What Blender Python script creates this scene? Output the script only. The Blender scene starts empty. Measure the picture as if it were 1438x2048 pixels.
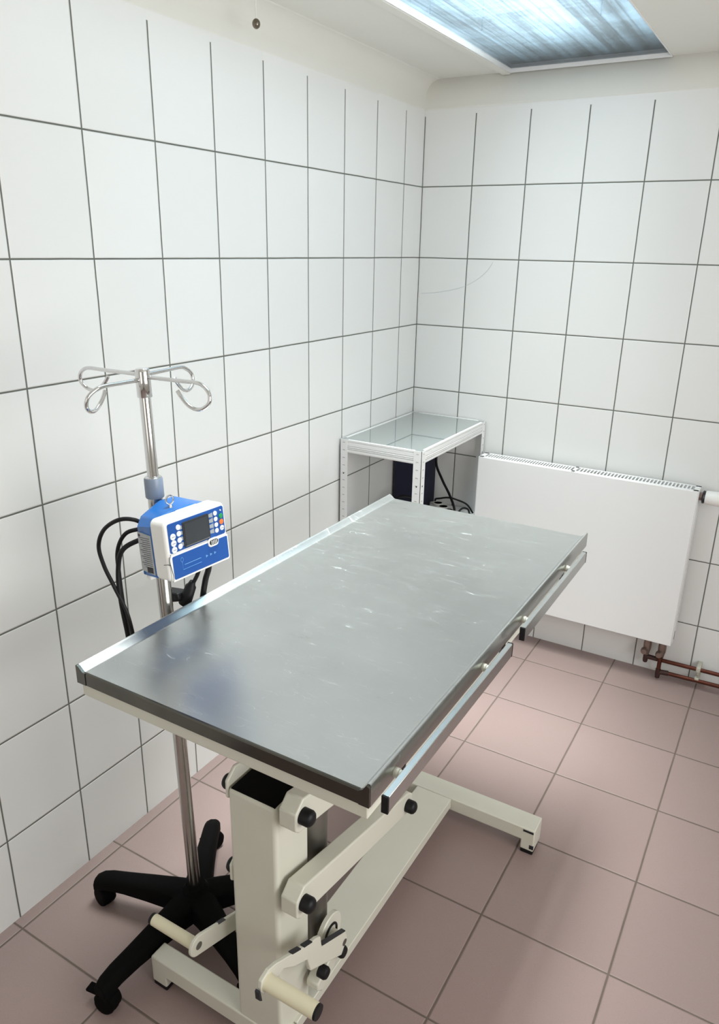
import bpy, bmesh, math, random
from mathutils import Vector, Matrix, Euler
random.seed(7)
scene = bpy.context.scene
COL = scene.collection
R = math.radians

# ------------------------------------------------------------------ camera, light, exposure
cam_d = bpy.data.cameras.new('camera')
cam = bpy.data.objects.new('camera', cam_d); COL.objects.link(cam)
cam.location = (1.35129, -2.72942, 1.51083)
cam.rotation_mode = 'XYZ'
cam.rotation_euler = (1.22837, -0.01794, 0.53583)
cam_d.sensor_fit = 'VERTICAL'; cam_d.sensor_height = 36.0
cam_d.lens = 1485.83/2048*36
cam_d.clip_start = .02
scene.camera = cam
scene.view_settings.view_transform = 'Standard'
scene.view_settings.look = 'None'
scene.view_settings.gamma = 1
scene.view_settings.exposure = -0.04
world = bpy.data.worlds.new('world'); scene.world = world; world.use_nodes = True
world.node_tree.nodes['Background'].inputs[0].default_value = (.70, .83, 1, 1)
world.node_tree.nodes['Background'].inputs[1].default_value = 1.0

# skylight opening in the ceiling
SX0, SX1, SY0, SY1 = .316, .835, -1.75, -.004
CEIL = 2.080; GL = 2.088; SHAFT = 2.85

def area(name, loc, sx, sy, power, col, rot=(0,0,0), spread=180):
    l = bpy.data.lights.new(name, 'AREA'); l.shape = 'RECTANGLE'; l.size = sx; l.size_y = sy
    l.energy = power; l.color = col; l.spread = R(spread)
    o = bpy.data.objects.new(name, l); COL.objects.link(o); o.location = loc; o.rotation_euler = rot
    return o
area('skylight_daylight', ((SX0+SX1)/2, (SY0-.30)/2, SHAFT-.03), SX1-SX0-.06, -.32-SY0, 34, (.985, .985, .98), spread=50)
# fill light added just inside the unseen right hand wall
area('right_fill', (2.56, -2.0, 1.25), 1.0, 1.5, 30, (1, .98, .955), rot=(0, R(90), 0))
area('rear_fill', (1.25, -4.16, 1.25), 1.1, 1.3, 5, (1, .975, .94), rot=(R(90), 0, 0))  # fill light added behind the camera, no door stands there

# ------------------------------------------------------------------ helpers
class MB:
    def __init__(s): s.bm = bmesh.new()
    def box(s, x0, x1, y0, y1, z0, z1, M=None):
        r = bmesh.ops.create_cube(s.bm, size=1)['verts']
        for v in r:
            v.co = Vector(((x0+x1)/2+v.co.x*(x1-x0), (y0+y1)/2+v.co.y*(y1-y0), (z0+z1)/2+v.co.z*(z1-z0)))
            if M: v.co = M @ v.co
        return s
    def cyl(s, p0, p1, r0, r1=None, n=24, caps=True):
        p0, p1 = Vector(p0), Vector(p1); r1 = r0 if r1 is None else r1
        d = p1-p0; q = d.to_track_quat('Z', 'Y').to_matrix().to_4x4(); q.translation = (p0+p1)/2
        bmesh.ops.create_cone(s.bm, cap_ends=caps, segments=n, radius1=r0, radius2=r1, depth=d.length, matrix=q)
        return s
    def lathe(s, p0, p1, prof, n=28):
        """prof: (t along p0->p1 in metres, radius)"""
        p0, p1 = Vector(p0), Vector(p1); d = (p1-p0).normalized()
        q = d.to_track_quat('Z', 'Y').to_matrix(); rings = []
        for t, r in prof:
            if r < 1e-6: rings.append([s.bm.verts.new(p0+d*t)])
            else: rings.append([s.bm.verts.new(p0 + d*t + q @ Vector((r*math.cos(a), r*math.sin(a), 0))) for a in [2*math.pi*k/n for k in range(n)]])
        for A, B in zip(rings, rings[1:]):
            for k in range(n):
                k2 = (k+1) % n
                if len(A) == 1 and len(B) == 1: continue
                if len(A) == 1: s.bm.faces.new((A[0], B[k2], B[k]))
                elif len(B) == 1: s.bm.faces.new((A[k], A[k2], B[0]))
                else: s.bm.faces.new((A[k], A[k2], B[k2], B[k]))
        if len(rings[0]) > 1: s.bm.faces.new(rings[0][::-1])
        if len(rings[-1]) > 1: s.bm.faces.new(rings[-1])
        return s
    def tube(s, pts, r, n=12, smooth=True, sub=8):
        P = [Vector(p) for p in pts]
        if smooth and len(P) > 2:
            Q = []
            E = [P[0]*2-P[1]] + P + [P[-1]*2-P[-2]]
            for i in range(1, len(E)-2):
                a, b, c, d = E[i-1:i+3]
                for k in range(sub):
                    t = k/sub
                    Q.append(.5*((2*b)+(c-a)*t+(2*a-5*b+4*c-d)*t*t+(3*b-a-3*c+d)*t**3))
            Q.append(P[-1]); P = Q
        rings = []; nrm = None
        for i, p in enumerate(P):
            t = (P[min(i+1, len(P)-1)]-P[max(i-1, 0)]).normalized()
            if nrm is None: nrm = t.orthogonal().normalized()
            nrm = (nrm - t*nrm.dot(t)).normalized(); b = t.cross(nrm)
            rings.append([s.bm.verts.new(p + r*(nrm*math.cos(a)+b*math.sin(a))) for a in [2*math.pi*k/n for k in range(n)]])
        for A, B in zip(rings, rings[1:]):
            for k in range(n): s.bm.faces.new((A[k], A[(k+1)%n], B[(k+1)%n], B[k]))
        s.bm.faces.new(rings[0][::-1]); s.bm.faces.new(rings[-1])
        return s
    def prism(s, poly, axis, a, b, M=None):
        """polygon in the two other axes (x: (y,z); y: (x,z); z: (x,y)) from a to b along axis"""
        def mk(p, t):
            v = Vector((t, p[0], p[1])) if axis == 'x' else Vector((p[0], t, p[1])) if axis == 'y' else Vector((p[0], p[1], t))
            return s.bm.verts.new(M @ v if M else v)
        A = [mk(p, a) for p in poly]; B = [mk(p, b) for p in poly]; n = len(poly)
        s.bm.faces.new(A[::-1]); s.bm.faces.new(B)
        for k in range(n): s.bm.faces.new((A[k], A[(k+1)%n], B[(k+1)%n], B[k]))
        return s
    def sphere(s, c, r, sc=(1,1,1), n=24):
        v = bmesh.ops.create_uvsphere(s.bm, u_segments=n, v_segments=n//2, radius=r)['verts']
        for q in v: q.co = Vector((q.co.x*sc[0]+c[0], q.co.y*sc[1]+c[1], q.co.z*sc[2]+c[2]))
        return s
    def ring(s, c, r, w, M=None, n=28, m=10, axis='z'):
        rings = []
        for i in range(n):
            a = 2*math.pi*i/n; row = []
            for j in range(m):
                b = 2*math.pi*j/m
                u, v, t = (r+w*math.cos(b))*math.cos(a), (r+w*math.cos(b))*math.sin(a), w*math.sin(b)
                p = Vector((u, v, t)) if axis == 'z' else Vector((t, u, v)) if axis == 'x' else Vector((u, t, v))
                p += Vector(c); row.append(s.bm.verts.new(M @ p if M else p))
            rings.append(row)
        for i in range(n):
            A, B = rings[i], rings[(i+1)%n]
            for j in range(m): s.bm.faces.new((A[j], A[(j+1)%m], B[(j+1)%m], B[j]))
        return s
    def xf(s, M):
        for v in s.bm.verts: v.co = M @ v.co
        return s
    def build(s, name, mat, parent=None, bevel=0, seg=2, smooth=True, label=None):
        bmesh.ops.recalc_face_normals(s.bm, faces=s.bm.faces)
        me = bpy.data.meshes.new(name); s.bm.to_mesh(me); s.bm.free()
        for m in (mat if isinstance(mat, (list, tuple)) else [mat]): me.materials.append(m)
        if smooth:
            for p in me.polygons: p.use_smooth = True
            try: me.set_sharp_from_angle(angle=R(35))
            except Exception: pass
        o = bpy.data.objects.new(name, me); COL.objects.link(o)
        if parent:
            o.parent = parent
            # vertices are in world coordinates: every part sits at the world origin
            if parent.parent is None: o.matrix_parent_inverse = parent.matrix_basis.inverted()
        if bevel:
            b = o.modifiers.new('bevel', 'BEVEL'); b.width = bevel; b.segments = seg; b.limit_method = 'ANGLE'; b.angle_limit = R(40)
            b.harden_normals = False
        if label: o['label'] = label
        return o

def thing(name, label, cat, loc, group=None):
    o = bpy.data.objects.new(name, None); COL.objects.link(o); o.location = loc; o.empty_display_size = .05
    o['label'] = label; o['category'] = cat
    if group: o['group'] = group
    return o
def tag(o, label, cat, group=None):
    o['label'] = label; o['category'] = cat
    if group: o['group'] = group
    return o
def struct(o): o['kind'] = 'structure'; return o

# ------------------------------------------------------------------ materials
def nt(name):
    m = bpy.data.materials.new(name); m.use_nodes = True
    return m, m.node_tree, m.node_tree.nodes['Principled BSDF']
def N(t, typ, **kw):
    n = t.nodes.new(typ)
    for k, v in kw.items():
        if k.startswith('i_'): n.inputs[int(k[2:])].default_value = v
        else: setattr(n, k, v)
    return n
def math_(t, op, a, b=None, clamp=False):
    n = t.nodes.new('ShaderNodeMath'); n.operation = op; n.use_clamp = clamp
    for i, v in enumerate((a, b)):
        if v is None: continue
        if isinstance(v, (int, float)): n.inputs[i].default_value = v
        else: t.links.new(v, n.inputs[i])
    return n.outputs[0]
def mixc(t, f, a, b):
    n = t.nodes.new('ShaderNodeMix'); n.data_type = 'RGBA'
    if isinstance(f, (int, float)): n.inputs[0].default_value = f
    else: t.links.new(f, n.inputs[0])
    for i, v in ((6, a), (7, b)):
        if isinstance(v, tuple): n.inputs[i].default_value = (*v[:3], 1)
        else: t.links.new(v, n.inputs[i])
    return n.outputs[2]
def noise(t, vec, scale, detail=3, rough=.5, out=0):
    n = N(t, 'ShaderNodeTexNoise'); n.inputs['Scale'].default_value = scale; n.inputs['Detail'].default_value = detail
    n.inputs['Roughness'].default_value = rough
    if vec is not None: t.links.new(vec, n.inputs['Vector'])
    return n.outputs[out]
def ramp(t, f, a, b):
    n = N(t, 'ShaderNodeMapRange'); n.inputs[1].default_value = a; n.inputs[2].default_value = b
    t.links.new(f, n.inputs[0]); return n.outputs[0]
def pos(t): return t.nodes.new('ShaderNodeNewGeometry').outputs['Position']
def simple(name, col, rough=.5, metal=0, var=.04, scale=30, bump=0, spec=.5, coat=0):
    m, t, b = nt(name)
    tc = N(t, 'ShaderNodeTexCoord').outputs['Object']
    n = noise(t, tc, scale)
    dark = tuple(c*(1-var*2) for c in col); lite = tuple(min(1, c*(1+var)) for c in col)
    t.links.new(mixc(t, n, dark, lite), b.inputs['Base Color'])
    b.inputs['Roughness'].default_value = rough; b.inputs['Metallic'].default_value = metal
    b.inputs['Specular IOR Level'].default_value = spec; b.inputs['Coat Weight'].default_value = coat
    if bump:
        bp = N(t, 'ShaderNodeBump'); bp.inputs['Strength'].default_value = bump; bp.inputs['Distance'].default_value = .001
        t.links.new(noise(t, tc, scale*8), bp.inputs['Height']); t.links.new(bp.outputs[0], b.inputs['Normal'])
    return m
def sep(t, v):
    s = t.nodes.new('ShaderNodeSeparateXYZ'); t.links.new(v, s.inputs[0]); return s.outputs
def dist_grid(t, c, off, period):
    """distance in metres to the nearest joint of a regular grid"""
    a = math_(t, 'SUBTRACT', c, off); a = math_(t, 'DIVIDE', a, period)
    r = math_(t, 'ROUND', a); d = math_(t, 'ABSOLUTE', math_(t, 'SUBTRACT', a, r))
    return math_(t, 'MULTIPLY', d, period), math_(t, 'FLOOR', a)
def tiles(name, au, offu, pu, av, offv, pv, gw, tile, grout, rough, top=None, speck=0, corner=False, bumpd=.0012, tone=.02, gvar=.3):
    m, t, b = nt(name); p = pos(t); s = sep(t, p)
    # hand laid: joints wander slightly
    wob = math_(t, 'MULTIPLY', math_(t, 'SUBTRACT', noise(t, p, 9, 2), .5), .0016)
    du, cu = dist_grid(t, math_(t, 'ADD', s[au], wob), offu, pu); dv, cv = dist_grid(t, math_(t, 'ADD', s[av], wob), offv, pv)
    if top is not None:
        ab = math_(t, 'GREATER_THAN', s[2], top-.012)
        du = math_(t, 'ADD', du, ab); dv = math_(t, 'ADD', dv, math_(t, 'GREATER_THAN', s[2], top-.06))
    d = math_(t, 'MINIMUM', du, dv)
    if corner:   # dark joint at the room corner, below the plaster
        d2 = math_(t, 'ABSOLUTE', s[au]); d2 = math_(t, 'ADD', d2, ab); d = math_(t, 'MINIMUM', d, d2)
    g = ramp(t, d, gw*.5+.0006, gw*.5-.0003)       # 1 in the joint
    cell = N(t, 'ShaderNodeCombineXYZ'); t.links.new(cu, cell.inputs[0]); t.links.new(cv, cell.inputs[1])
    wn = N(t, 'ShaderNodeTexWhiteNoise'); wn.noise_dimensions = '3D'; t.links.new(cell.outputs[0], wn.inputs[0])
    base = mixc(t, wn.outputs[0], tuple(c*(1-tone) for c in tile), tuple(min(1, c*(1+tone)) for c in tile))
    if speck:
        sp = ramp(t, noise(t, p, 420, 2, .6), .60, .70); base = mixc(t, math_(t, 'MULTIPLY', sp, speck), base, tuple(c*.45 for c in tile))
        sp2 = ramp(t, noise(t, p, 300, 2, .6), .40, .30); base = mixc(t, math_(t, 'MULTIPLY', sp2, speck*.5), base, tuple(min(1, c*1.5) for c in tile))
        cl = ramp(t, noise(t, p, 5, 3), .3, .7); base = mixc(t, math_(t, 'MULTIPLY', cl, .10), base, tuple(c*.75 for c in tile))
    gc = mixc(t, noise(t, p, 14, 3), tuple(c*(1-gvar) for c in grout), tuple(c*(1+gvar) for c in grout))
    t.links.new(mixc(t, g, base, gc), b.inputs['Base Color'])
    t.links.new(math_(t, 'ADD', rough, math_(t, 'MULTIPLY', g, .4), True), b.inputs['Roughness'])
    h = ramp(t, d, gw*.5-.0005, gw*.5+.0022)
    if speck: h = math_(t, 'ADD', h, math_(t, 'MULTIPLY', noise(t, p, 260, 3), .12))
    else: h = math_(t, 'ADD', h, math_(t, 'MULTIPLY', noise(t, p, 6, 2), .35))
    bp = N(t, 'ShaderNodeBump'); bp.inputs['Strength'].default_value = 1; bp.inputs['Distance'].default_value = bumpd
    t.links.new(h, bp.inputs['Height']); t.links.new(bp.outputs[0], b.inputs['Normal'])
    return m

WHITE = (.80, .80, .782); GROUT = (.13, .135, .115)
m_wl = tiles('wall_tiles_left', 1, -.1486, .20306, 2, 1.47701, .25059, .0034, WHITE, GROUT, .28, top=1.975, corner=True)
m_wr = tiles('wall_tiles_back', 0, 0, .20001, 2, 1.47701, .25059, .0034, WHITE, GROUT, .28, top=1.975)
m_fl = tiles('floor_tiles', 0, .632, .3, 1, -.1942, .3, .0042, (.31, .225, .209), (.135, .103, .085), .42, speck=.35, bumpd=.0010, tone=.04)
m_plaster = simple('plaster', (.765, .757, .705), .85, var=.015, scale=4, bump=.25)
m_cream = simple('cream_paint', (.66, .65, .555), .34, var=.03, scale=9, bump=.05)
m_creamy = simple('cream_grip_tube', (.74, .69, .50), .42, var=.04, scale=12)
m_black = simple('black_rubber', (.005, .005, .006), .5, var=.1, spec=.3)
m_blackp = simple('black_star_base_plastic', (.0025, .0025, .0025), .75, var=.1, spec=.08)
m_cap = simple('black_recess', (.002, .002, .002), .8, spec=.1)
m_chrome = simple('chrome', (.72, .72, .72), .09, metal=1, var=.01)
m_chrome2 = simple('worn_chrome_tube', (.60, .585, .56), .22, metal=1, var=.06, scale=40)
m_steelcyl = simple('ram_steel', (.30, .29, .27), .42, metal=1, var=.2, scale=18)
m_alu = simple('rail_steel', (.62, .63, .62), .27, metal=1, var=.04, scale=60)
m_white = simple('white_enamel', (.82, .82, .815), .33, var=.01, scale=5)
m_rackw = simple('white_rack_paint', (.80, .80, .79), .45, var=.015)
m_slot = simple('screen_trim_grey', (.16, .16, .16), .7)  # plain grey of the screen trim
m_slit = simple('slot_recess_grey', (.40, .40, .39), .7)
m_blue = simple('glossy_blue_plastic', (.012, .13, .44), .22, var=.02, coat=.3)
m_panel = simple('blue_panel_film', (.005, .075, .33), .35, var=.02)
m_pw = simple('white_plastic', (.84, .83, .80), .38, var=.01)
m_screen = simple('screen_grey', (.045, .05, .055), .18, var=.02)
m_dark = simple('dark_plastic', (.02, .02, .025), .4)
m_btn = simple('button_white', (.85, .86, .87), .4)
m_green = simple('button_green', (.01, .28, .07), .4)
m_orange = simple('button_orange', (.80, .17, .03), .4)
m_grey = simple('grey_plastic', (.30, .33, .36), .5)
m_ltblue = simple('pale_blue_print', (.12, .32, .62), .5)
m_collar = simple('grey_blue_collar', (.22, .27, .35), .35, var=.05)
m_label = simple('label_silver', (.42, .44, .45), .5, var=.12, scale=120)
m_ink = simple('ink', (.03, .03, .035), .6)
m_copper = simple('copper_pipe', (.13, .042, .028), .38, metal=.8, var=.2, scale=25)
m_brass = simple('tarnished_fitting', (.27, .20, .17), .4, metal=.7, var=.15, scale=40)
m_clip = simple('beige_clip', (.50, .48, .40), .5)
m_dkfit = simple('dark_solder', (.06, .03, .025), .5, metal=.5)
m_glasstop = simple('grey_shelf_panel', (.22, .25, .245), .03, var=.01, coat=1)
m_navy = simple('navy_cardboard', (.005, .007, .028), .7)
m_seal = simple('brownish_sealant', (.50, .48, .41), .8, var=.1, scale=20)
m_bead = simple('bronze_bead', (.20, .17, .13), .25, metal=1)
m_chip = simple('chipped_paint_steel', (.012, .014, .02), .5)

def steel_top():
    m, t, b = nt('scratched_stainless'); p = pos(t); s = sep(t, p)
    b.inputs['Metallic'].default_value = 1; b.inputs['Anisotropic'].default_value = .5
    tg = N(t, 'ShaderNodeCombineXYZ'); tg.inputs[1].default_value = 1; t.links.new(tg.outputs[0], b.inputs['Tangent'])   # grain runs across the table
    mp = N(t, 'ShaderNodeMapping'); mp.inputs['Scale'].default_value = (3, 140, 3); mp.inputs['Rotation'].default_value = (0, 0, R(62)); t.links.new(p, mp.inputs[0])
    brush = noise(t, mp.outputs[0], 3, 4, .6)
    cloud = noise(t, p, 6, 4, .6)
    tot = None
    for k, (rot, sc, w) in enumerate(((20, 9, .006), (75, 12, .005), (130, 7, .005), (50, 16, .008))):
        mp2 = N(t, 'ShaderNodeMapping'); mp2.inputs['Rotation'].default_value = (0, 0, R(rot)); mp2.inputs['Scale'].default_value = (1, 5.5, 1); mp2.inputs['Location'].default_value = (k*3.3, k, 0); t.links.new(p, mp2.inputs[0])
        wv = N(t, 'ShaderNodeVectorMath'); wv.operation = 'ADD'
        nz = N(t, 'ShaderNodeTexNoise'); nz.inputs['Scale'].default_value = 2.5; t.links.new(mp2.outputs[0], nz.inputs[0])
        t.links.new(mp2.outputs[0], wv.inputs[0]); t.links.new(nz.outputs['Color'], wv.inputs[1])
        vo = N(t, 'ShaderNodeTexVoronoi'); vo.feature = 'DISTANCE_TO_EDGE'; vo.inputs['Scale'].default_value = sc*.8; t.links.new(wv.outputs[0], vo.inputs['Vector'])
        l = ramp(t, vo.outputs['Distance'], w*1.6, 0)
        l = math_(t, 'MULTIPLY', l, ramp(t, noise(t, mp2.outputs[0], 11, 2), .55, .68))
        tot = l if tot is None else math_(t, 'MAXIMUM', tot, l)
    base = mixc(t, cloud, (.52, .53, .52), (.62, .63, .62))
    base = mixc(t, math_(t, 'MULTIPLY', tot, .55), base, (.92, .93, .93))
    t.links.new(base, b.inputs['Base Color'])
    r = math_(t, 'ADD', math_(t, 'MULTIPLY', cloud, .06), math_(t, 'MULTIPLY', brush, .05)); r = math_(t, 'ADD', r, .235)
    t.links.new(math_(t, 'ADD', r, math_(t, 'MULTIPLY', tot, .25)), b.inputs['Roughness'])
    bp = N(t, 'ShaderNodeBump'); bp.inputs['Strength'].default_value = .04; bp.inputs['Distance'].default_value = .0004
    t.links.new(math_(t, 'ADD', brush, tot), bp.inputs['Height']); t.links.new(bp.outputs[0], b.inputs['Normal'])
    return m
m_steel = steel_top()
m_edge = simple('darkened_steel_edge', (.13, .125, .11), .22, metal=1, var=.12, scale=20)  # dark reflection of the floor put into the edge colour; clip tabs share it

def skyglass():
    """ribbed wired roof glass, grimy on the outside"""
    m, t, b = nt('wired_roof_glass'); t.nodes.remove(b); out = t.nodes['Material Output']
    p = pos(t); s = sep(t, p)
    tr = N(t, 'ShaderNodeBsdfTransparent'); tr.inputs[0].default_value = (.88, .91, .90, 1)
    tl = N(t, 'ShaderNodeBsdfTranslucent'); gl = N(t, 'ShaderNodeBsdfGlossy'); gl.inputs['Roughness'].default_value = .03
    mp = N(t, 'ShaderNodeMapping'); mp.inputs['Scale'].default_value = (26, 1.1, 1); t.links.new(p, mp.inputs[0])
    streak = noise(t, mp.outputs[0], 1, 5, .65)
    blot = noise(t, p, 5.5, 4, .6)
    mpc = N(t, 'ShaderNodeMapping'); mpc.inputs['Scale'].default_value = (3, 60, 1); t.links.new(p, mpc.inputs[0])
    cross = noise(t, mpc.outputs[0], 1, 3, .6)
    dx, _ = dist_grid(t, s[0], .316, .0125); dy, _ = dist_grid(t, s[1], 0, .0125)
    mesh = ramp(t, math_(t, 'MINIMUM', dx, dy), .0022, .0008)
    v = math_(t, 'ADD', math_(t, 'MULTIPLY', streak, .75), math_(t, 'MULTIPLY', blot, .35)); v = math_(t, 'ADD', v, math_(t, 'MULTIPLY', cross, .18))
    v = ramp(t, v, .50, .78)
    rx, _ = dist_grid(t, s[0], .33, .031); ribs = ramp(t, rx, .0035, .0005)
    band = N(t, 'ShaderNodeTexWhiteNoise'); band.noise_dimensions = '1D'; t.links.new(math_(t, 'FLOOR', math_(t, 'DIVIDE', math_(t, 'SUBTRACT', s[0], .33), .031)), band.inputs['W'])
    v = math_(t, 'ADD', v, math_(t, 'MULTIPLY', math_(t, 'SUBTRACT', band.outputs[0], .5), .38), True)
    c = mixc(t, v, (.25, .36, .44), (.42, .64, .80))
    c = mixc(t, math_(t, 'MULTIPLY', ribs, .45), c, (.10, .17, .25))
    c = mixc(t, math_(t, 'MULTIPLY', mesh, .35), c, (.5, .55, .55))
    t.links.new(c, tl.inputs[0])
    f = N(t, 'ShaderNodeMapRange'); f.inputs[3].default_value = .15; f.inputs[4].default_value = .30; t.links.new(v, f.inputs[0])
    m1 = N(t, 'ShaderNodeMixShader'); t.links.new(f.outputs[0], m1.inputs[0]); t.links.new(tr.outputs[0], m1.inputs[1]); t.links.new(tl.outputs[0], m1.inputs[2])
    fr = N(t, 'ShaderNodeFresnel'); fr.inputs[0].default_value = 1.35
    bp = N(t, 'ShaderNodeBump'); bp.inputs['Strength'].default_value = .15; bp.inputs['Distance'].default_value = .0005; t.links.new(streak, bp.inputs['Height'])
    t.links.new(bp.outputs[0], gl.inputs['Normal'])
    m2 = N(t, 'ShaderNodeMixShader'); t.links.new(fr.outputs[0], m2.inputs[0]); t.links.new(m1.outputs[0], m2.inputs[1]); t.links.new(gl.outputs[0], m2.inputs[2])
    t.links.new(m2.outputs[0], out.inputs[0])
    return m
m_sky = skyglass()

# ------------------------------------------------------------------ room
RX, RY = 2.6, -4.2
def extr_profile(name, prof, axis, a, b, mats, split):
    """prof: polyline; axis 'y' -> points (x,z) swept along y; axis 'x' -> points (y,z) swept along x"""
    bm = bmesh.new(); rows = []
    for (u, v) in prof:
        rows.append([bm.verts.new((u, s, v) if axis == 'y' else (s, u, v)) for s in (a, b)])
    for i, (A, B) in enumerate(zip(rows, rows[1:])):
        f = bm.faces.new((A[0], A[1], B[1], B[0])); f.material_index = split[i]; f.smooth = i > 4
    me = bpy.data.meshes.new(name); bm.to_mesh(me); bm.free()
    for m in mats: me.materials.append(m)
    o = bpy.data.objects.new(name, me); COL.objects.link(o)
    return struct(o)
cove = [(.055*(1-math.cos(R(a))), CEIL-.055+.055*math.sin(R(a))) for a in range(0, 91, 10)]
profL = [(-.10, 0), (0, 0), (0, 1.983), (.0012, 1.986), (.0012, 1.990)] + cove + [(.055, CEIL+.02), (-.1, CEIL+.02), (-.1, 0)]
profL = [(x+.0005 if 0 < i < 3 else x, z) for i, (x, z) in enumerate(profL)]
extr_profile('wall_left', profL, 'y', RY, .1, [m_wl, m_plaster], [0, 0, 1, 1] + [1]*40)
profB = [(.10, 0), (0, 0), (0, 1.983), (-.0012, 1.986), (-.0012, 1.990), (0, 2.0), (0, CEIL+.02), (.1, CEIL+.02), (.1, 0)]
extr_profile('wall_back', profB, 'x', -.1, RX+.1, [m_wr, m_plaster], [0, 0, 1, 1] + [1]*10)
struct(MB().box(-.1, RX+.1, RY-.1, .1, -.08, 0).build('floor', m_fl, smooth=False))
# unseen walls of the same room; the right one has a window opening added for the fill
struct(MB().box(-.1, RX+.1, RY-.1, RY, 0, CEIL).build('wall_front', m_plaster, smooth=False))
w = MB(); w.box(RX, RX+.1, RY, 0, 0, .8); w.box(RX, RX+.1, RY, 0, 1.9, CEIL); w.box(RX, RX+.1, RY, -2.8, .8, 1.9); w.box(RX, RX+.1, -1.2, 0, .8, 1.9)
struct(w.build('wall_right', m_plaster, smooth=False))
wf = struct(MB().box(RX+.02, RX+.06, -2.80, -2.75, .8, 1.9).box(RX+.02, RX+.06, -1.25, -1.20, .8, 1.9).box(RX+.02, RX+.06, -2.75, -1.25, .8, .85).box(RX+.02, RX+.06, -2.75, -1.25, 1.85, 1.9).build('window_added', m_white, smooth=False))  # frame of the added, unseen window
c = MB(); z0, z1 = CEIL, CEIL+.0165
c.box(.055, SX0, RY, 0, z0, z1); c.box(SX1, RX, RY, 0, z0, z1); c.box(SX0, SX1, RY, SY0, z0, z1)
struct(c.build('ceiling', m_plaster, smooth=False))
# shaft above the pane, walls of pale roof kerb
sh = MB(); sh.box(SX0-.05, SX0, SY0-.05, SY1+.05, GL+.012, SHAFT); sh.box(SX1, SX1+.05, SY0-.05, SY1+.05, GL+.012, SHAFT)
sh.box(SX0, SX1, SY0-.05, SY0, GL+.012, SHAFT); sh.box(SX0, SX1, SY1, SY1+.05, GL+.012, SHAFT)
m_shaft = simple('weathered_roof_kerb', (.34, .40, .44), .7, var=.1, scale=6)
sh.box(SX0, SX1, -.30, SY1, SHAFT-.06, SHAFT)
struct(sh.build('wall_shaft', m_shaft, smooth=False))
win = struct(MB().box(SX0, SX0+.004, SY0, SY1, CEIL-.006, GL+.012)
             .box(SX1-.004, SX1, SY0, SY1, CEIL-.002, GL+.012).box(SX0, SX1, SY1-.006, SY1, CEIL-.004, GL+.012).box(SX0, SX1, SY0, SY0+.006, CEIL-.006, GL+.012)
             .build('window_1', m_white, bevel=.001))
MB().box(SX0-.028, SX0, SY0-.03, SY1, CEIL-.008, CEIL+.001).build('frame_strip', m_plaster, win, bevel=.001)
pane = MB().box(SX0+.004, SX1-.004, SY0+.006, SY1-.006, GL, GL+.001)
pane.build('glass_pane', m_sky, win, smooth=False, label='grimy ribbed wired glass')

# ------------------------------------------------------------------ examination table
T = thing('examination_table', 'cream height-adjustable veterinary table with scratched stainless steel top and foot pedals', 'table', (.6875, -1.5, 0))
TY0, TY1, TZ = -2.020, -.905, .822
prof = [(.383, .798), (.383, .8325), (.3855, .8335), (.390, .8315), (.399, .8235), (.404, TZ), (.944, TZ), (.950, .8255), (.9555, .8345), (.959, .835), (.9605, .832), (.9605, .798),
        (.9590, .798), (.9590, .8315), (.957, .833), (.951, .8245), (.944, TZ-.0015), (.404, TZ-.0015), (.398, .822), (.389, .830), (.3845, .8315), (.3845, .798)]
tp = MB().prism(prof, 'y', TY0+.003, TY1).build('table_top', m_steel, T, label='scratched stainless steel top with raised long edges')
ed = MB(); ed.prism([(TY0-.001, .799), (TY0-.001, TZ-.002), (TY0+.0008, TZ+.0004), (TY0+.004, TZ+.0002), (TY0+.004, TZ-.002), (TY0+.001, TZ-.003), (TY0+.001, .799)], 'x', .386, .9585)
ed.prism([(.383, .799), (.383, .8325), (.3855, .8335), (.390, .8315), (.399, .8235), (.404, TZ), (.404, .799)], 'y', TY0-.002, TY0+.003)
ed.prism([(.944, .799), (.944, TZ), (.950, .8255), (.9555, .8345), (.9605, .832), (.9605, .799)], 'y', TY0-.002, TY0+.003)
ed.build('front_edge', m_edge, tp, label='folded front edge of the steel top with dark reflection painted in')
fr = MB(); fr.box(.390, .9565, TY0+.002, TY1-.02, .775, .8195)
fr.build('top_frame', m_cream, T, bevel=.002)
for (ya, yb) in ((-2.022, -1.54), (-1.475, -1.022)):
    rl = MB().box(.979, .989, ya+.003, yb-.003, .802, .829).build('side_rail', m_alu, T, bevel=.001, label='flat steel accessory rail')
    for yc in (ya, yb-.004): MB().box(.9786, .9894, yc, yc+.004, .8016, .8294).build('end_cap', m_black, rl, bevel=.001)
    for ys in (ya+.075, yb-.075):
        MB().lathe((.955, ys, .808), (.98, ys, .808), [(0, .0075), (.012, .0075), (.013, .006), (.0245, .006)]).build('spacer', m_cream, rl)
for y in (-1.925, -1.508, -1.115):
    b = MB().prism([(y-.012, .80), (y+.012, .80), (y+.012, .785), (y+.006, .770), (y-.008, .770), (y-.012, .776)], 'x', .957, .9605)
    b.build('clip_tab', m_edge, T)
    # screw slots in the tab
    MB().prism([(y-.005, .795), (y+.004, .795), (y+.004, .777), (y-.005, .775)], 'x', .9602, .9612).build('slot', m_cap, T)
# column
CX0, CX1, CY0, CY1, CZ = .629, .733, -1.932, -1.834, .622
colm = MB().box(CX0, CX1, CY0, CY1, .03, CZ).build('column', m_cream, T, bevel=.008, seg=4)
MB().box(CX0+.005, CX1-.004, CY0+.004, CY1-.022, CZ-.004, CZ+.0012).build('column_cap', m_cap, colm, bevel=.001, label='black plastic cap')
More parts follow.
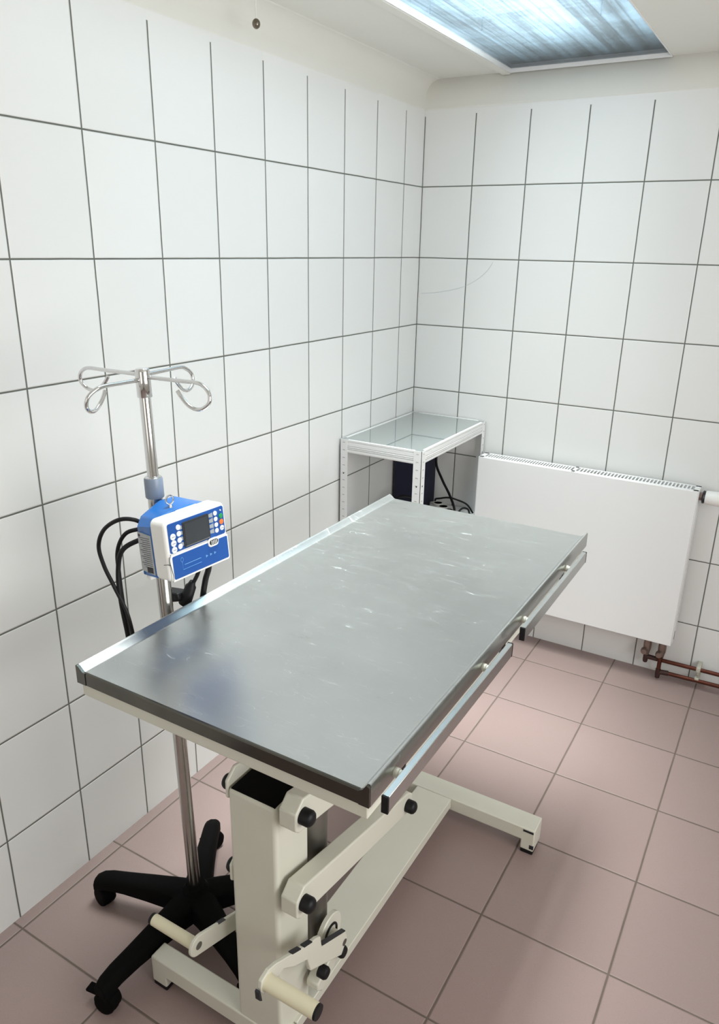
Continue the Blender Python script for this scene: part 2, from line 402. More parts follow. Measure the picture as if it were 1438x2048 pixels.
# linkage arms
def arm(P0, P1, x0, x1, knob_side, far=True):
    (y0, z0), (y1, z1) = P0, P1
    poly = [(y0-.019, z0-.022), (y0-.019, z0+.012), (y0+.004, z0+.031), (y1+.008, z1+.028), (y1+.026, z1+.014), (y1+.026, z1-.02), (y1+.018, z1-.028), (y0-.010, z0-.030)]
    a = MB().prism(poly, 'x', x0, x1).build('link_arm', m_cream, T, bevel=.003, seg=3)
    for (y, z) in ((y0, z0), (y1, z1)):
        if not knob_side: break
        s = knob_side; xb = x1 if s > 0 else x0
        MB().lathe((xb-.001*s, y, z), (xb+s, y, z), [(0, .0145), (.016, .0145), (.020, .0125), (.023, .008), (.024, 0)]).build('pivot_cap', m_black, a)
    return a
AP = [((-1.919, .624), (-1.518, .533)), ((-1.919, .437), (-1.518, .347))]
for P0, P1 in AP:
    arm(P0, P1, .744, .779, 1)
    arm((P0[0]+.008, P0[1]-.003), P1, .6215, .6285, 0)
    MB().lathe((.622, P0[0]+.004, P0[1]-.004), (.622-1, P0[0]+.004, P0[1]-.004), [(0, .0145), (.006, .0145), (.010, .0125), (.0125, .008), (.013, 0)]).build('pivot_cap', m_black, T)
cr = MB().box(.640, .730, -1.552, -1.488, .315, .60)
cr.prism([(-1.66, .775), (-1.66, .745), (-1.56, .59), (-1.48, .59), (-1.38, .745), (-1.38, .775)], 'x', .632, .736)
cr.build('lift_carriage', m_cream, T, bevel=.004)
MB().box(.56, .81, -1.80, -1.2, .757, .776).build('subframe', m_cream, T, bevel=.003)
# hydraulic ram behind the column
ram = MB().lathe((.698, -1.785, .10), (.698, -1.785, .60), [(0, .037), (.40, .037), (.402, .039), (.42, .039), (.421, .034), (.44, .033), (.441, .014), (.50, .014)]).build('hydraulic_cylinder', m_steelcyl, T)
MB().lathe((.698, -1.785, .508), (.698, -1.785, .54), [(0, .0385), (.020, .0385), (.026, .034)]).build('cylinder_collar', m_cream, ram)
# base
FB = MB().box(.636, .741, -1.890, -1.154, .052, .0799).build('base_beam', m_cream, T, bevel=.002)
def cross(y0, y1, x0, x1, legw):
    c = MB()
    c.prism([(x0, .080), (x1, .080), (x1, .012), (x1-legw, .012), (x1-legw, .040), (x0+legw, .040), (x0+legw, .012), (x0, .012)], 'y', y0, y1)
    o = c.build('cross_foot', m_cream, T, bevel=.003)
    for xa in (x0, x1-legw):
        MB().box(xa+.001, xa+legw-.001, y0+.001, min(y1, y0+.05)-.001, 0, .015).build('rubber_foot', m_black, o, bevel=.003)
    return o
nf = cross(-1.934, -1.893, .391, .985, .040)
ff = cross(-1.152, -1.090, .391, .978, .036)
for (x, y, z) in ((.965, -1.1525, .072), (.975, -1.1525, .024)):
    MB().box(x-.018 if z > .05 else x-.008, x+.01 if z > .05 else x+.003, y-.0004, y+.002, z-.003 if z > .05 else z-.004, z+.003 if z > .05 else z+.008).build('paint_chip', m_chip, ff)
# foot pedals
def flat_lever(a, b, wa, wb, x0, x1, n=10):
    """plate between two (y,z) points with a round end at b"""
    (ya, za), (yb, zb) = a, b; d = Vector((yb-ya, zb-za)).normalized(); nn = Vector((-d.y, d.x))
    pts = [(ya+nn.x*wa, za+nn.y*wa)]
    for k in range(n+1):
        t = math.pi/2-math.pi*k/n
        pts.append((yb+nn.x*wb*math.sin(t)+d.x*wb*math.cos(t), zb+nn.y*wb*math.sin(t)+d.y*wb*math.cos(t)))
    pts.append((ya-nn.x*wa, za-nn.y*wa))
    return MB().prism(pts, 'x', x0, x1)
# right: raise pedal with a stepped plate
pl = MB().prism([(-1.775, .216), (-1.783, .240), (-1.868, .284), (-1.872, .313), (-1.885, .322), (-1.913, .333), (-2.005, .385), (-2.025, .392), (-2.045, .386),
                 (-2.048, .366), (-2.040, .352), (-1.985, .352), (-1.955, .325), (-1.915, .300), (-1.905, .262), (-1.797, .190)], 'x', .776, .784)
rp = pl.build('foot_pedal', m_cream, T, bevel=.0015, label='stepped pedal plate')
MB().lathe((.784, -2.030, .371), (.882, -2.030, .371), [(0, .0150), (.004, .0138), (.09, .0135), (.098, .0132)]).build('pedal_grip', m_creamy, rp)
MB().lathe((.881, -2.030, .371), (.90, -2.030, .371), [(0, .0134), (.004, .0128), (.0045, 0)]).build('end_cap', m_black, rp)
MB().prism([(-1.866, .288), (-1.785, .2435), (-1.786, .2412), (-1.866, .285)], 'x', .7755, .7846).build('worn_edge', m_chip, rp)
MB().prism([(-1.960, .362), (-1.935, .3480), (-1.935, .3455), (-1.960, .3595)], 'x', .7755, .7846).build('worn_edge', m_chip, rp)
MB().prism([(-1.925, .3424), (-1.90, .3295), (-1.90, .327), (-1.925, .3395)], 'x', .7755, .7846).build('worn_edge', m_chip, rp)
MB().lathe((.784, -1.787, .214), (.786, -1.787, .214), [(0, .007), (.001, .007)]).build('hole', m_steelcyl, rp)
MB().prism([(-2.052, .352), (-2.046, .346), (-2.050, .372), (-2.053, .370)], 'x', .7755, .7848).build('worn_edge', m_chip, rp)
# left: release pedal
lp = flat_lever((-1.84, .237), (-1.994, .298), .019, .021, .590, .597).build('foot_pedal', m_cream, T, bevel=.0015)
MB().lathe((.590, -1.996, .298), (.486, -1.996, .298), [(0, .0135), (.004, .0115), (.085, .0112), (.104, .0110)]).build('pedal_grip', m_creamy, lp)
MB().lathe((.487, -1.996, .298), (.480, -1.996, .298), [(0, .0114), (.006, .0108), (.0065, 0)]).build('end_cap', m_black, lp)
MB().lathe((.5965, -1.994, .298), (.5985, -1.994, .298), [(0, .0075), (.0015, .0075)]).build('hole', m_steelcyl, lp)
MB().prism([(-1.94, .2985), (-1.92, .291), (-1.92, .2895), (-1.94, .297)], 'x', .5895, .5976).build('worn_edge', m_chip, lp)
# pump shaft and cheek disc
MB().lathe((.60, -1.789, .217), (.776, -1.789, .217), [(0, .014), (.16, .014), (.176, .014)]).build('pedal_shaft', m_cream, T)
disc = MB().lathe((.742, -1.786, .220), (.752, -1.786, .220), [(0, .040), (.008, .040), (.010, .038)]).build('cheek_plate', m_cream, T)
MB().ring((.753, -1.788, .219), .0205, .0026, axis='x').build('seal_ring', m_black, disc)
br = MB().prism([(-1.86, .165), (-1.86, .150), (-1.845, .135), (-1.77, .172), (-1.765, .205), (-1.78, .21)], 'x', .742, .770).build('stop_bracket', m_cream, T, bevel=.003)
for (y, z) in ((-1.851, .197), (-1.787, .186)):
    MB().lathe((.768, y, z), (.792, y, z), [(0, .0125), (.014, .0125), (.018, .010), (.020, 0)]).build('stop_cap', m_black, br)

# ------------------------------------------------------------------ drip stand
HX, HY = .376, -1.775
S = thing('infusion_stand', 'chrome drip stand with four hooks on black five-star castor base beside the wall', 'stand', (HX, HY, 0))
def pole_at(z): return Vector((.374 + (.336-.374)*(z-.1)/1.2, HY, z))
MB().lathe((HX, HY, .060), (HX, HY, .13), [(0, .040), (.03, .044), (.05, .036), (.062, .026), (.07, .022)]).build('hub', m_blackp, S)
for k, ang in enumerate((123, 195, 264.5, 340, 51)):
    RF = .92 if k == 3 else 1
    u = Vector((math.cos(R(ang)), math.sin(R(ang)), 0)); v = Vector((-u.y, u.x, 0)); c0 = Vector((HX, HY, 0))
    secs = [(.0, .036, .062, .118), (.06, .028, .062, .116), (.12, .0235, .062, .109), (.18, .021, .062, .1), (.225, .0205, .060, .093), (.250, .020, .052, .085), (.266, .017, .046, .074)]
    bm = MB(); rings = []
    for d, wd, zb, zt in secs:
        ring = []
        for (a, z) in ((-1, zb), (-1, zt-.012), (-.75, zt-.004), (-.4, zt), (.4, zt), (.75, zt-.004), (1, zt-.012), (1, zb)):
            p = c0+u*(d*RF)+v*(wd*a); ring.append(bm.bm.verts.new((p.x, p.y, z)))
        rings.append(ring)
    for A, B in zip(rings, rings[1:]):
        for i in range(8): bm.bm.faces.new((A[i], A[(i+1)%8], B[(i+1)%8], B[i]))
    bm.bm.faces.new(rings[0]); bm.bm.faces.new(rings[-1][::-1])
    leg = bm.build('leg', m_blackp, S, bevel=.002)
    cpos = c0+u*(.248*RF)
    roll = {0: 40, 1: 65, 2: 15, 3: 100, 4: 70}[k]; w = Vector((math.cos(R(ang+roll)), math.sin(R(ang+roll)), 0)); f = Vector((-w.y, w.x, 0))
    cp = Vector((cpos.x, cpos.y, .0235))
    ca = MB(); ca.cyl(cpos+Vector((0, 0, .035)), cpos+Vector((0, 0, .065)), .008)
    for sgn in (-1, 1):
        ca.lathe(cp+w*.003*sgn, cp+w*(sgn*.018), [(0, .0215), (.002, .0235), (.010, .0235), (.014, .021), (.015, .016)])
    ca.lathe(cp-w*.004, cp+w*.004, [(0, .0245), (.008, .0245)])
    # hood over the twin wheels
    ca.lathe(cp-w*.017+Vector((0, 0, .004)), cp+w*.017+Vector((0, 0, .004)), [(0, .020), (.003, .0242), (.031, .0242), (.034, .020)])
    co = ca.build('castor', m_blackp, leg)
    if k in (0, 2, 4):
        q = cp+Vector((0, 0, .012))
        tm = Matrix.Translation(q) @ Matrix.Rotation(math.atan2(f.y, f.x), 4, 'Z')
        MB().box(-.048 if k == 2 else .012, -.012 if k == 2 else .036, -.010, .010, .0, .007, tm).build('brake_lever', m_blackp, co, bevel=.002)
lo = MB().cyl(pole_at(.10), pole_at(1.075), .0138).build('lower_tube', m_chrome2, S)
MB().lathe(pole_at(1.058), pole_at(1.098), [(0, .0165), (.002, .0175), (.036, .0175), (.039, .0165), (.040, .014)]).build('height_collar', m_collar, S, label='grey-blue plastic locking collar')
MB().lathe(pole_at(1.094), pole_at(1.100), [(0, .0160), (.004, .0160), (.006, .013)]).build('collar_ring', m_chrome, S)
MB().cyl(pole_at(1.07), pole_at(1.262), .0105).build('upper_tube', m_chrome, S)
MB().lathe(pole_at(1.248), pole_at(1.300), [(0, .0128), (.001, .0135), (.046, .0135), (.050, .0125), (.0515, .011), (.0515, 0)]).build('hook_head', m_chrome, S)
for ang, dz, E_, sk in ((183, .002, .042, 1), (272, -.006, .004, 2.2), (93, .002, .010, 1), (2, -.001, .034, 1)):
    u = Vector((math.cos(R(ang)), math.sin(R(ang)), 0)); v = Vector((-u.y, u.x, 0)); c0 = pole_at(1.286+dz)
    pth = [(.010, 0, 0), (.05, 0, .0005), (.088, .0, .001), (.105, -.001, -.003), (.1185, -.003, -.014), (.120, -.005, -.029), (.109, -.008, -.040), (.094, -.010, -.043), (.079, -.012, -.037), (.066, -.013, -.025), (.058, -.014, -.014)]
    pts = [c0+u*(a+(E_ if a > .045 else 0))+v*(b*sk)+Vector((0, 0, z)) for a, b, z in pth]
    o = MB().tube(pts, .0036, n=12).build('hook', m_chrome, S)

# ------------------------------------------------------------------ infusion pump (front faces the table, tilted a little)
PM = Matrix.Translation((.370, -1.775, .987)) @ Euler((0, 0, 1.493)).to_matrix().to_4x4() @ Euler((-.085, 0, 0)).to_matrix().to_4x4()
P = thing('infusion_pump', 'blue and white infusion pump with grey screen clamped on the drip stand', 'medical pump', (.370, -1.775, .987))
PW, PH, PD = .148, .116, .083
def rrect(x0, x1, z0, z1, r, n=5):
    pts = []
    for cx, cz, a0 in ((x1-r, z1-r, 0), (x0+r, z1-r, 90), (x0+r, z0+r, 180), (x1-r, z0+r, 270)):
        for k in range(n+1): a = R(a0+90*k/n); pts.append((cx+r*math.cos(a), cz+r*math.sin(a)))
    return pts
hw, hh = PW/2, PH/2
# blue rear housing: hipped top that rises to a ridge behind the bezel
bm = MB(); secs = [(0.0, .90, .80), (-.006, .96, .86), (-.046, .975, .97)]
rings = []
for yy, sx, sz in secs:
    rise = {.80: (.60, .90, 1.20), .86: (.66, .96, 1.26), .97: (.74, .95, 1.02)}[sz]
    ring = [bm.bm.verts.new((x*sx, yy, z)) for x, z in [(-hw, -hh*.97), (hw, -hh*.97), (hw, hh*rise[0]), (hw*.84, hh*rise[1]), (hw*.30, hh*rise[2]), (-hw*.20, hh*rise[2]), (-hw*.84, hh*rise[1]), (-hw, hh*rise[0])]]
    rings.append(ring)
for A, B in zip(rings, rings[1:]):
    for i in range(8): bm.bm.faces.new((A[i], A[(i+1)%8], B[(i+1)%8], B[i]))
bm.bm.faces.new(rings[0]); bm.bm.faces.new(rings[-1][::-1])
bm.xf(PM).build('rear_housing', m_blue, P, bevel=.004, seg=3, label='glossy blue plastic rear housing')
bz = MB().prism(rrect(-hw, hw, -hh, hh, .012), 'y', -.044, -PD)
bezel = bz.xf(PM).build('front_housing', m_pw, P, bevel=.005, seg=3, label='white plastic front housing')
F = -PD-.0003
MB().prism([(-hw*.36, hh-.001), (hw*.30, hh-.001), (hw*.38, hh+.004), (-hw*.28, hh+.004)], 'y', -.056, -.070).xf(PM).build('top_ridge', m_pw, bezel, bevel=.001)
up = MB().prism(rrect(-hw+.007, hw-.005, -.004, hh-.007, .004), 'y', F+.0006, F-.0006).xf(PM).build('control_panel', m_panel, bezel, smooth=False, label='blue control panel film')
dr = MB().prism(rrect(-hw+.003, hw-.001, -hh+.001, -.006, .004), 'y', F+.003, F-.0022).xf(PM).build('door', m_pw, bezel, bevel=.001)
MB().prism(rrect(-hw+.008, hw-.004, -hh+.005, -.0095, .003), 'y', F-.002, F-.0028).xf(PM).build('door_panel', m_panel, dr, smooth=False, label='blue door film with pale arrows')
# crack line between door and housing at the left
MB().tube([(-hw+.006, F-.0024, -.004), (-hw+.0015, F-.0020, -.014), (-hw+.003, F-.0024, -.026), (-hw+.006, F-.0024, -.046), (-hw+.004, F-.0022, -.056)], .0006, n=6).tube([(-hw-.0003, -PD+.012, -.024), (-hw+.0007, F+.001, -.022), (-hw+.003, F-.0022, -.024)], .0006, n=6).xf(PM).build('door_gap', m_ink, dr)
# print on the door: drip line and arrows
pr = MB(); D2 = F-.0029
pr.tube([(-.045, D2, -.026), (-.048, D2, -.021), (-.045, D2, -.016), (-.042, D2, -.021), (-.045, D2, -.026)], .0004, n=5)
pr.tube([(-.045, D2, -.026), (-.045, D2, -.040), (.0, D2, -.040)], .0004, n=5, smooth=False)
pr.box(-.040, .0, D2-.0001, D2+.0003, -.0322, -.0310)
for k in range(3):
    x = .012+.0105*k; pr.prism([(x, -.030), (x, -.0355), (x+.0055, -.03275)], 'y', D2-.0002, D2+.0004)
pr.xf(PM).build('door_print', m_ltblue, dr, smooth=False)
# latch
MB().prism(rrect(.020, .046, -.019, -.003, .007), 'y', F-.0008, F-.0052).xf(PM).build('latch_surround', m_pw, dr, bevel=.001)
la = MB().prism(rrect(.0225, .0435, -.0150, -.0055, .0045), 'y', F-.005, F-.0062).xf(PM).build('latch', m_dark, dr)
for k in range(4): MB().box(.0260+.004*k, .0272+.004*k, F-.0075, F-.006, -.0140, -.0065).xf(PM).build('latch_rib', m_pw, la)
# screen
sc = MB().prism(rrect(-.034, .030, -.002, .046, .003), 'y', F-.0004, F-.0022).xf(PM).build('screen_frame', m_dark, up, bevel=.0005)
MB().prism(rrect(-.0305, .0265, .002, .0425, .002), 'y', F-.002, F-.0027).xf(PM).build('screen', m_screen, sc, smooth=False, label='blank grey screen')
MB().box(-.031, .027, F-.003, F-.0022, -.0002, .0010).xf(PM).build('screen_trim', m_slot, sc)
for k in range(4):     # grey lead-lines between the screen and the keys
    z = .040-.0105*k
    MB().prism([(.031, z+.003), (.031, z-.003), (.041, z-.0045), (.041, z+.0045)], 'y', F-.0005, F-.0009).xf(PM).build('key_marking', m_grey, up, smooth=False)
    MB().prism([(-.0345, z+.001), (-.0345, z-.005), (-.041, z-.006), (-.041, z+.002)], 'y', F-.0005, F-.0009).xf(PM).build('key_marking', m_grey, up, smooth=False)
def button(x, z, r, mat, lab=None):
    return MB().lathe(Vector((x, F-.0004, z)), Vector((x, F-1, z)), [(0, r), (.0012, r), (.002, r*.8), (.0021, 0)], n=20).xf(PM).build('button', mat, up, label=lab)
for k in range(4): button(.0475, .041-.0112*k, .0045, m_btn); button(-.0435, .040-.0120*k, .0050, m_btn)
for k in range(3): button(-.0575, .026-.0122*k, .0060, m_btn)
button(.0612, .0325, .0048, m_green, 'green button'); button(.0612, .0210, .0052, m_orange, 'orange button'); button(.0612, .0090, .0050, m_btn)
button(.0612, .0435, .0014, m_btn)
for x, z in [(-.0575, .026-.0122*k) for k in range(3)] + [(.0612, .0090)]:
    MB().box(x-.0036, x+.0036, F-.0028, F-.0024, z-.0007, z+.0007).xf(PM).build('button_print', m_grey, up, smooth=False)
# eye bolt, side label, feet
eb = MB().ring((-.013, -.034, hh+.019), .0085, .0017, axis='y').lathe((-.013, -.034, hh+.000), (-.013, -.034, hh+.011), [(0, .006), (.002, .006), (.003, .0035), (.010, .003)])
eb.xf(PM).build('eye_bolt', m_chrome, P)
lb = MB().prism([(-.0065, -.045), (-.0415, -.050), (-.0415, .026), (-.0065, .029)], 'x', -hw*.975-.0013, -hw*.975+.001)
lb = lb.xf(PM).build('rating_label', m_label, P, smooth=False, label='grey rating label')
pr = MB()
for k in range(15): pr.box(-hw*.975-.0017, -hw*.975-.001, -.038, -.010-.004*(k % 3), .019-.0040*k, .0198-.0040*k)
pr.box(-hw*.975-.0017, -hw*.975-.001, -.038, -.022, -.047, -.036)
pr.lathe((-hw*.975-.001, -.011, .0235), (-hw*.975-.0018, -.011, .0235), [(0, .0025), (.0008, .0025)])
pr.xf(PM).build('label_print', m_ink, lb, smooth=False)
for x in (-.058, .055): MB().box(x-.010, x+.010, -.020, -.008, -hh-.008, -hh+.002).xf(PM).build('foot', m_pw, P, bevel=.003)
MB().box(-.02, .02, -.012, .035, -.02, .02).xf(PM).build('pole_clamp', m_dark, P, bevel=.004)

# black mains lead hanging in loops behind the pump
C1 = thing('mains_lead', 'black mains lead looped behind the blue infusion pump with plug at its end', 'cable', (.30, -1.80, .8))
MB().tube([(.362, -1.815, 1.015), (.345, -1.832, 1.030), (.318, -1.845, 1.028), (.282, -1.850, 1.003), (.262, -1.850, .965), (.272, -1.850, .925), (.288, -1.845, .885), (.312, -1.84, .83), (.325, -1.84, .765), (.318, -1.835, .73), (.302, -1.83, .745), (.292, -1.83, .83), (.288, -1.83, .90), (.290, -1.83, .955), (.305, -1.82, .99), (.33, -1.80, 1.0)], .0040, n=10).build('cord_loop', m_black, C1)
MB().tube([(.34, -1.80, .985), (.312, -1.835, .965), (.298, -1.84, .92), (.297, -1.84, .86), (.305, -1.84, .80), (.315, -1.84, .75), (.330, -1.83, .72), (.345, -1.81, .74), (.350, -1.79, .80), (.352, -1.755, .80), (.352, -1.72, .76)], .0048, n=10).build('cord_loop', m_black, C1)
MB().tube([(.400, -1.705, .935), (.400, -1.700, .90), (.386, -1.697, .865), (.368, -1.69, .81), (.364, -1.69, .76), (.36, -1.70, .74), (.352, -1.72, .76)], .0062, n=10).tube([(.395, -1.710, .935), (.385, -1.715, .89), (.368, -1.720, .855)], .0042, n=10).build('cord_loop', m_black, C1)
MB().lathe((.372, -1.719, .868), (.352, -1.728, .812), [(0, .006), (.008, .008), (.012, .011), (.04, .0125), (.055, .0125), (.058, .008)]).build('plug', m_black, C1)
MB().prism([(.300, .838), (.352, .845), (.356, .828), (.318, .815), (.298, .822)], 'y', -1.745, -1.715).build('socket_connector', m_black, C1, bevel=.004)

# ------------------------------------------------------------------ shelf rack in the corner
K = thing('shelving_rack', 'small white slotted-post shelving rack with grey glossy top in the corner', 'shelf', (.17, -.29, 0))
SXa, SXb, SYa, SYb, SZ = .008, .326, -.577, -.010, .878
for (x, y, sx, sy) in ((SXa, SYa, 1, 1), (SXb, SYa, -1, 1), (SXa, SYb, 1, -1), (SXb, SYb, -1, -1)):
    W_, th = .030, .0016
    p = MB(); p.box(min(x, x+sx*W_), max(x, x+sx*W_), min(y, y+sy*th), max(y, y+sy*th), 0, SZ); p.box(min(x, x+sx*th), max(x, x+sx*th), min(y, y+sy*W_), max(y, y+sy*W_), 0, SZ)
    p.bm.faces.ensure_lookup_table(); nf0 = len(p.bm.faces); sl = p; xo = x-sx*.0004; yo = y-sy*.0004
    k = 0; z = SZ-.010
    while z > .45:
        q = .006
        sl.prism([(x+sx*.010, z-.0012), (x+sx*.021, z-.0012), (x+sx*.019, z+.0012), (x+sx*.012, z+.0012)], 'y', yo, yo+sy*.001)
        sl.prism([(y+sy*.010, z-.0012), (y+sy*.021, z-.0012), (y+sy*.019, z+.0012), (y+sy*.012, z+.0012)], 'x', xo, xo+sx*.001)
        z -= .0275; k += 1
    for i, f in enumerate(p.bm.faces): f.material_index = 0 if i < nf0 else 1
    po = p.build('post', [m_rackw, m_slit], K, smooth=False)
    h_ = MB().lathe((x+sx*.015, y-sy*.0006, .755), (x+sx*.015, y+sy*.0004, .755), [(0, .0022), (.001, .0022)]).lathe((x-sx*.0006, y+sy*.015, .755), (x+sx*.0004, y+sy*.015, .755), [(0, .0022), (.001, .0022)])
    h_.build('bolt_hole', m_cap, po, smooth=False)
def beam(p0, p1, n, z):
    """shelf beam with pressed ridges; n = outward normal"""
    p0, p1, n = Vector(p0), Vector(p1), Vector(n); b = bmesh.new()
    pr = [(0, 0), (.0, -.006), (-.003, -.0075), (0, -.009), (0, -.021), (-.0035, -.0225), (.0006, -.0245), (.0006, -.0265), (-.0035, -.028), (.0006, -.030), (.0006, -.032), (-.0035, -.0335), (0, -.0355), (0, -.043), (-.004, -.047), (-.010, -.047), (-.010, 0)]
    A = [b.verts.new(p0+n*u+Vector((0, 0, z+v))) for u, v in pr]; B = [b.verts.new(p1+n*u+Vector((0, 0, z+v))) for u, v in pr]
    for i in range(len(pr)): j = (i+1) % len(pr); b.faces.new((A[i], A[j], B[j], B[i]))
    b.faces.new(A); b.faces.new(B[::-1]); m = MB(); m.bm.free(); m.bm = b
    return m.build('beam', m_rackw, K, smooth=False)
for z in (SZ, .505):
    beam((SXa+.030, SYa+.001, 0), (SXb-.030, SYa+.001, 0), (0, -1, 0), z); beam((SXb-.001, SYa+.030, 0), (SXb-.001, SYb-.030, 0), (1, 0, 0), z)
    beam((SXa+.030, SYb-.001, 0), (SXb-.030, SYb-.001, 0), (0, 1, 0), z); beam((SXa+.001, SYa+.030, 0), (SXa+.001, SYb-.030, 0), (-1, 0, 0), z)
MB().box(SXa+.006, SXb-.006, SYa+.006, SYb-.006, SZ-.008, SZ-.0015).build('top_panel', m_glasstop, K, smooth=False, label='grey glossy top panel')
MB().box(SXa+.003, SXb-.003, SYa+.003, SYb-.003, .492, .500).build('lower_panel', m_rackw, K, smooth=False)

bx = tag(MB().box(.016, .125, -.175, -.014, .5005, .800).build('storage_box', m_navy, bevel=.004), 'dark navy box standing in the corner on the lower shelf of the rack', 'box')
ps = thing('power_strip', 'white power strip lying on the lower shelf behind the front post', 'power strip', (.23, -.13, .5))
PSM = Matrix.Translation((.222, -.135, .5)) @ Matrix.Rotation(R(-38), 4, 'Z')
MB().box(-.075, .075, -.026, .026, .0, .040, PSM).build('strip_body', m_pw, ps, bevel=.005)
for k in range(3):
    sk = MB().lathe((-.048+.046*k, 0, .0395), (-.048+.046*k, 0, .0415), [(0, .019), (.0015, .019), (.0015, .017), (.0005, .0165), (.0005, 0)]).xf(PSM).build('socket', m_pw, ps)
    MB().lathe((-.054+.046*k, 0, .0398), (-.054+.046*k, 0, .0420), [(0, .0028), (.002, .0028)]).lathe((-.042+.046*k, 0, .0398), (-.042+.046*k, 0, .0420), [(0, .0028), (.002, .0028)]).xf(PSM).build('socket_hole', m_cap, sk)
tag(MB().tube([(.148, -.035, .80), (.150, -.07, .70), (.19, -.095, .64), (.24, -.12, .585), (.285, -.17, .545), (.310, -.24, .508)], .0050, n=10).build('cable', m_black), 'thick black cable slanting down behind the top of the shelving rack', 'cable')
tag(MB().tube([(.168, -.10, .545), (.18, -.12, .56), (.205, -.14, .572), (.225, -.10, .568), (.25, -.07, .555), (.29, -.06, .54), (.315, -.05, .505)], .0038, n=8).build('cable', m_black), 'thin black cable curling over the white power strip', 'cable')
tag(MB().tube([(.15, -.21, .510), (.135, -.24, .53), (.155, -.28, .55), (.19, -.27, .545), (.205, -.24, .52), (.20, -.22, .505)], .0045, n=8).build('cable', simple('grey_cable', (.35, .36, .35), .5)), 'grey cable arched on the lower shelf left of the white power strip', 'cable')
tag(MB().tube([(.300, -.20, .506), (.296, -.17, .53), (.30, -.13, .545), (.312, -.10, .535), (.314, -.08, .507)], .004, n=8).build('cable', m_black), 'short black cable loop between the white power strip and the radiator', 'cable')
tag(MB().tube([(.03, -.545, .508), (.035, -.54, .555), (.045, -.515, .588), (.075, -.49, .592), (.11, -.48, .570), (.125, -.47, .545), (.10, -.46, .53), (.07, -.47, .512)], .0042, n=8).build('cable', m_black), 'black cable loop standing behind the left front post of the rack', 'cable')
tag(MB().tube([(.09, -.40, .508), (.085, -.36, .565), (.10, -.31, .600), (.13, -.27, .60), (.16, -.25, .575), (.17, -.24, .53), (.17, -.235, .508)], .0062, n=8).tube([(.08, -.39, .508), (.08, -.34, .555), (.10, -.30, .58), (.13, -.26, .57)], .006, n=8).build('cable_bundle', m_black), 'bundle of black cables on the lower shelf in front of the navy box', 'cable')

# ------------------------------------------------------------------ radiator
Q = thing('radiator', 'flat white panel radiator mounted under the tiled back wall with slotted top grille', 'radiator', (.736, -.07, .165))
X0, X1, YF, YB, Z0, Z1 = .342, 1.130, -.101, -.030, .167, .757
MB().box(X0, X1, YF, YF+.004, Z0, Z1).build('front_panel', m_white, Q, bevel=.0035, seg=3)
MB().box(X0+.006, X1-.006, YB-.009, YB, Z0+.012, Z1-.012).build('water_panel', m_white, Q, smooth=False)
MB().box(X0-.003, X0+.001, YF+.004, YB, Z0+.012, Z1-.002).build('side_cover', m_white, Q, bevel=.001)
so = MB().box(X1-.001, X1+.003, YF+.004, YB, Z0+.012, Z1-.002).build('side_cover', m_white, Q, bevel=.001)
MB().box(X1+.0028, X1+.0036, YF+.028, YF+.034, Z0+.018, Z0+.050).build('bracket_slot', m_cap, so)
g = MB(); zt = Z1+.001
g.box(X0+.002, X1, YF+.003, YF+.016, zt-.002, zt); g.box(X0, X1+.002, YB-.010, YB, zt-.002, zt)
g.box(X0, X0+.018, YF, YB, zt-.002, zt); g.box(X1-.016, X1+.002, YF, YB, zt-.002, zt)
xm = .706; g.box(xm-.006, xm+.006, YF, YB, zt-.002, zt)
for (a, b) in ((X0+.018, xm-.006), (xm+.006, X1-.016)):
    n = 33; st = (b-a)/n
    for k in range(1, n): g.box(a+st*k-.0024, a+st*k+.0024, YF+.016, YB-.010, zt-.010, zt)
g.build('top_grille', m_white, Q, smooth=False)
MB().box(X0+.01, X1-.01, YF+.015, YB-.009, Z0+.05, Z1-.040).build('shaded_fin_pack', m_cap, Q, smooth=False)  # coloured black to give the grille slots their shade
tv = MB().lathe((X1+.001, -.068, .733), (X1+.012, -.068, .733), [(0, .009), (.003, .0135), (.010, .0135), (.011, .010)], n=6).build('valve_nut', m_brass, Q)
MB().lathe((X1+.011, -.068, .733), (X1+.026, -.068, .733), [(0, .012), (.002, .021), (.005, .023), (.009, .021), (.015, .019)]).build('valve_ring', m_dark, Q)
MB().lathe((X1+.022, -.068, .733), (X1+.10, -.068, .733), [(0, .0215), (.004, .0235), (.045, .0250), (.068, .0245), (.076, .019), (.078, 0)]).build('thermostat_head', m_pw, Q)
for x in (1.047, 1.099):
    MB().lathe((x, -.050, Z0+.015), (x, -.050, .083), [(0, .0085), (.030, .0085), (.032, .013), (.052, .0145), (.070, .0140), (.078, .012), (.099, .0085)], n=12).build('connection_valve', m_brass, Q)
    MB().lathe((x-.006, -.061, .106), (x-.006, -.078, .106), [(0, .013), (.012, .0125), (.017, .010)], n=14).build('valve_cap', m_brass, Q)
p1 = thing('heating_pipe', 'upper copper heating pipe running along the wall right of the radiator', 'pipe', (1.3, -.05, .08), 'copper heating pipes')
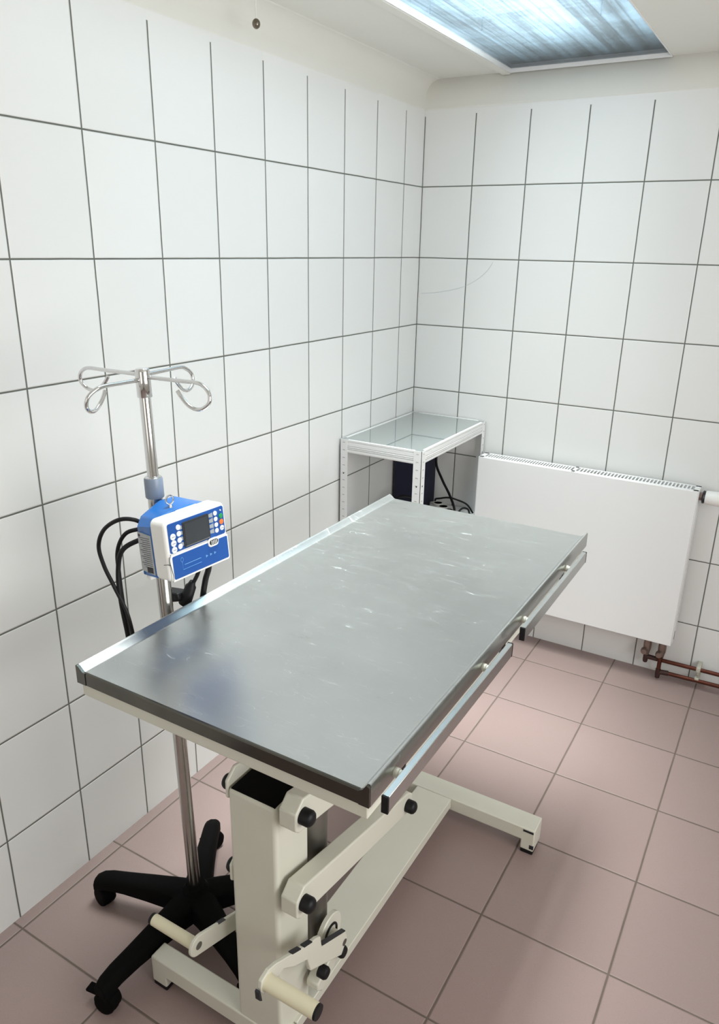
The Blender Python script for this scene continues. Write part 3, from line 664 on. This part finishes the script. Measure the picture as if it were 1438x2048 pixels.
MB().tube([(1.047, -.050, .088), (1.047, -.050, .080), (1.055, -.050, .0765), (1.10, -.050, .0765), (1.60, -.050, .083), (2.5, -.05, .083)], .0075, n=14, smooth=False).build('pipe_run', m_copper, p1)
MB().lathe((1.047, -.050, .092), (1.047, -.050, .050), [(0, .009), (.03, .009), (.038, .0075), (.042, 0)]).lathe((1.047, -.05, .077), (1.09, -.05, .077), [(0, .009), (.043, .009)]).build('fitting', m_dkfit, p1)
p2 = thing('heating_pipe', 'lower copper heating pipe just above the floor right of the radiator', 'pipe', (1.3, -.05, .04), 'copper heating pipes')
MB().tube([(1.099, -.062, .092), (1.099, -.062, .034), (1.107, -.056, .032), (1.60, -.050, .040), (2.5, -.05, .040)], .0075, n=14, smooth=False).build('pipe_run', m_copper, p2)
MB().lathe((1.099, -.062, .045), (1.099, -.062, .004), [(0, .009), (.022, .0095), (.036, .008), (.041, 0)]).lathe((1.100, -.060, .032), (1.135, -.055, .033), [(0, .0095), (.035, .0095)]).build('fitting', m_dkfit, p2)
cl = thing('pipe_clip', 'beige double clip holding the two copper pipes to the wall', 'clip', (1.231, -.02, .06))
MB().box(1.224, 1.239, -.060, -.0005, .0685, .0895).box(1.224, 1.239, -.060, -.0005, .0265, .0470).box(1.226, 1.237, -.040, -.0005, .0465, .069).build('clip_body', m_clip, cl, bevel=.003)

# ------------------------------------------------------------------ pull cord and marks on the wall
pc = thing('pull_cord', 'thin white pull cord with small bronze bead hanging from the ceiling', 'cord', (.096, -1.109, 2.002))
MB().cyl((.096, -1.109, 2.005), (.096, -1.109, CEIL), .0011, n=8).build('string', m_pw, pc)
MB().sphere((.096, -1.109, 2.002), .0095, (1, 1, 1.15)).build('bead', m_bead, pc)
tag(MB().tube([(.0985, -.0006, 1.445), (.12, -.0006, 1.43), (.05, -.0006, 1.43)][:0] + [(.303, -.0008, 1.468), (.285, -.0008, 1.44), (.25, -.0008, 1.408), (.20, -.0008, 1.380), (.14, -.0008, 1.362), (.07, -.0008, 1.350), (.015, -.0008, 1.345)], .00045, n=6).build('thread', simple('pale_thread', (.48, .56, .55), .6)), 'fine pale thread curving over tiles on the back wall near the corner', 'thread')
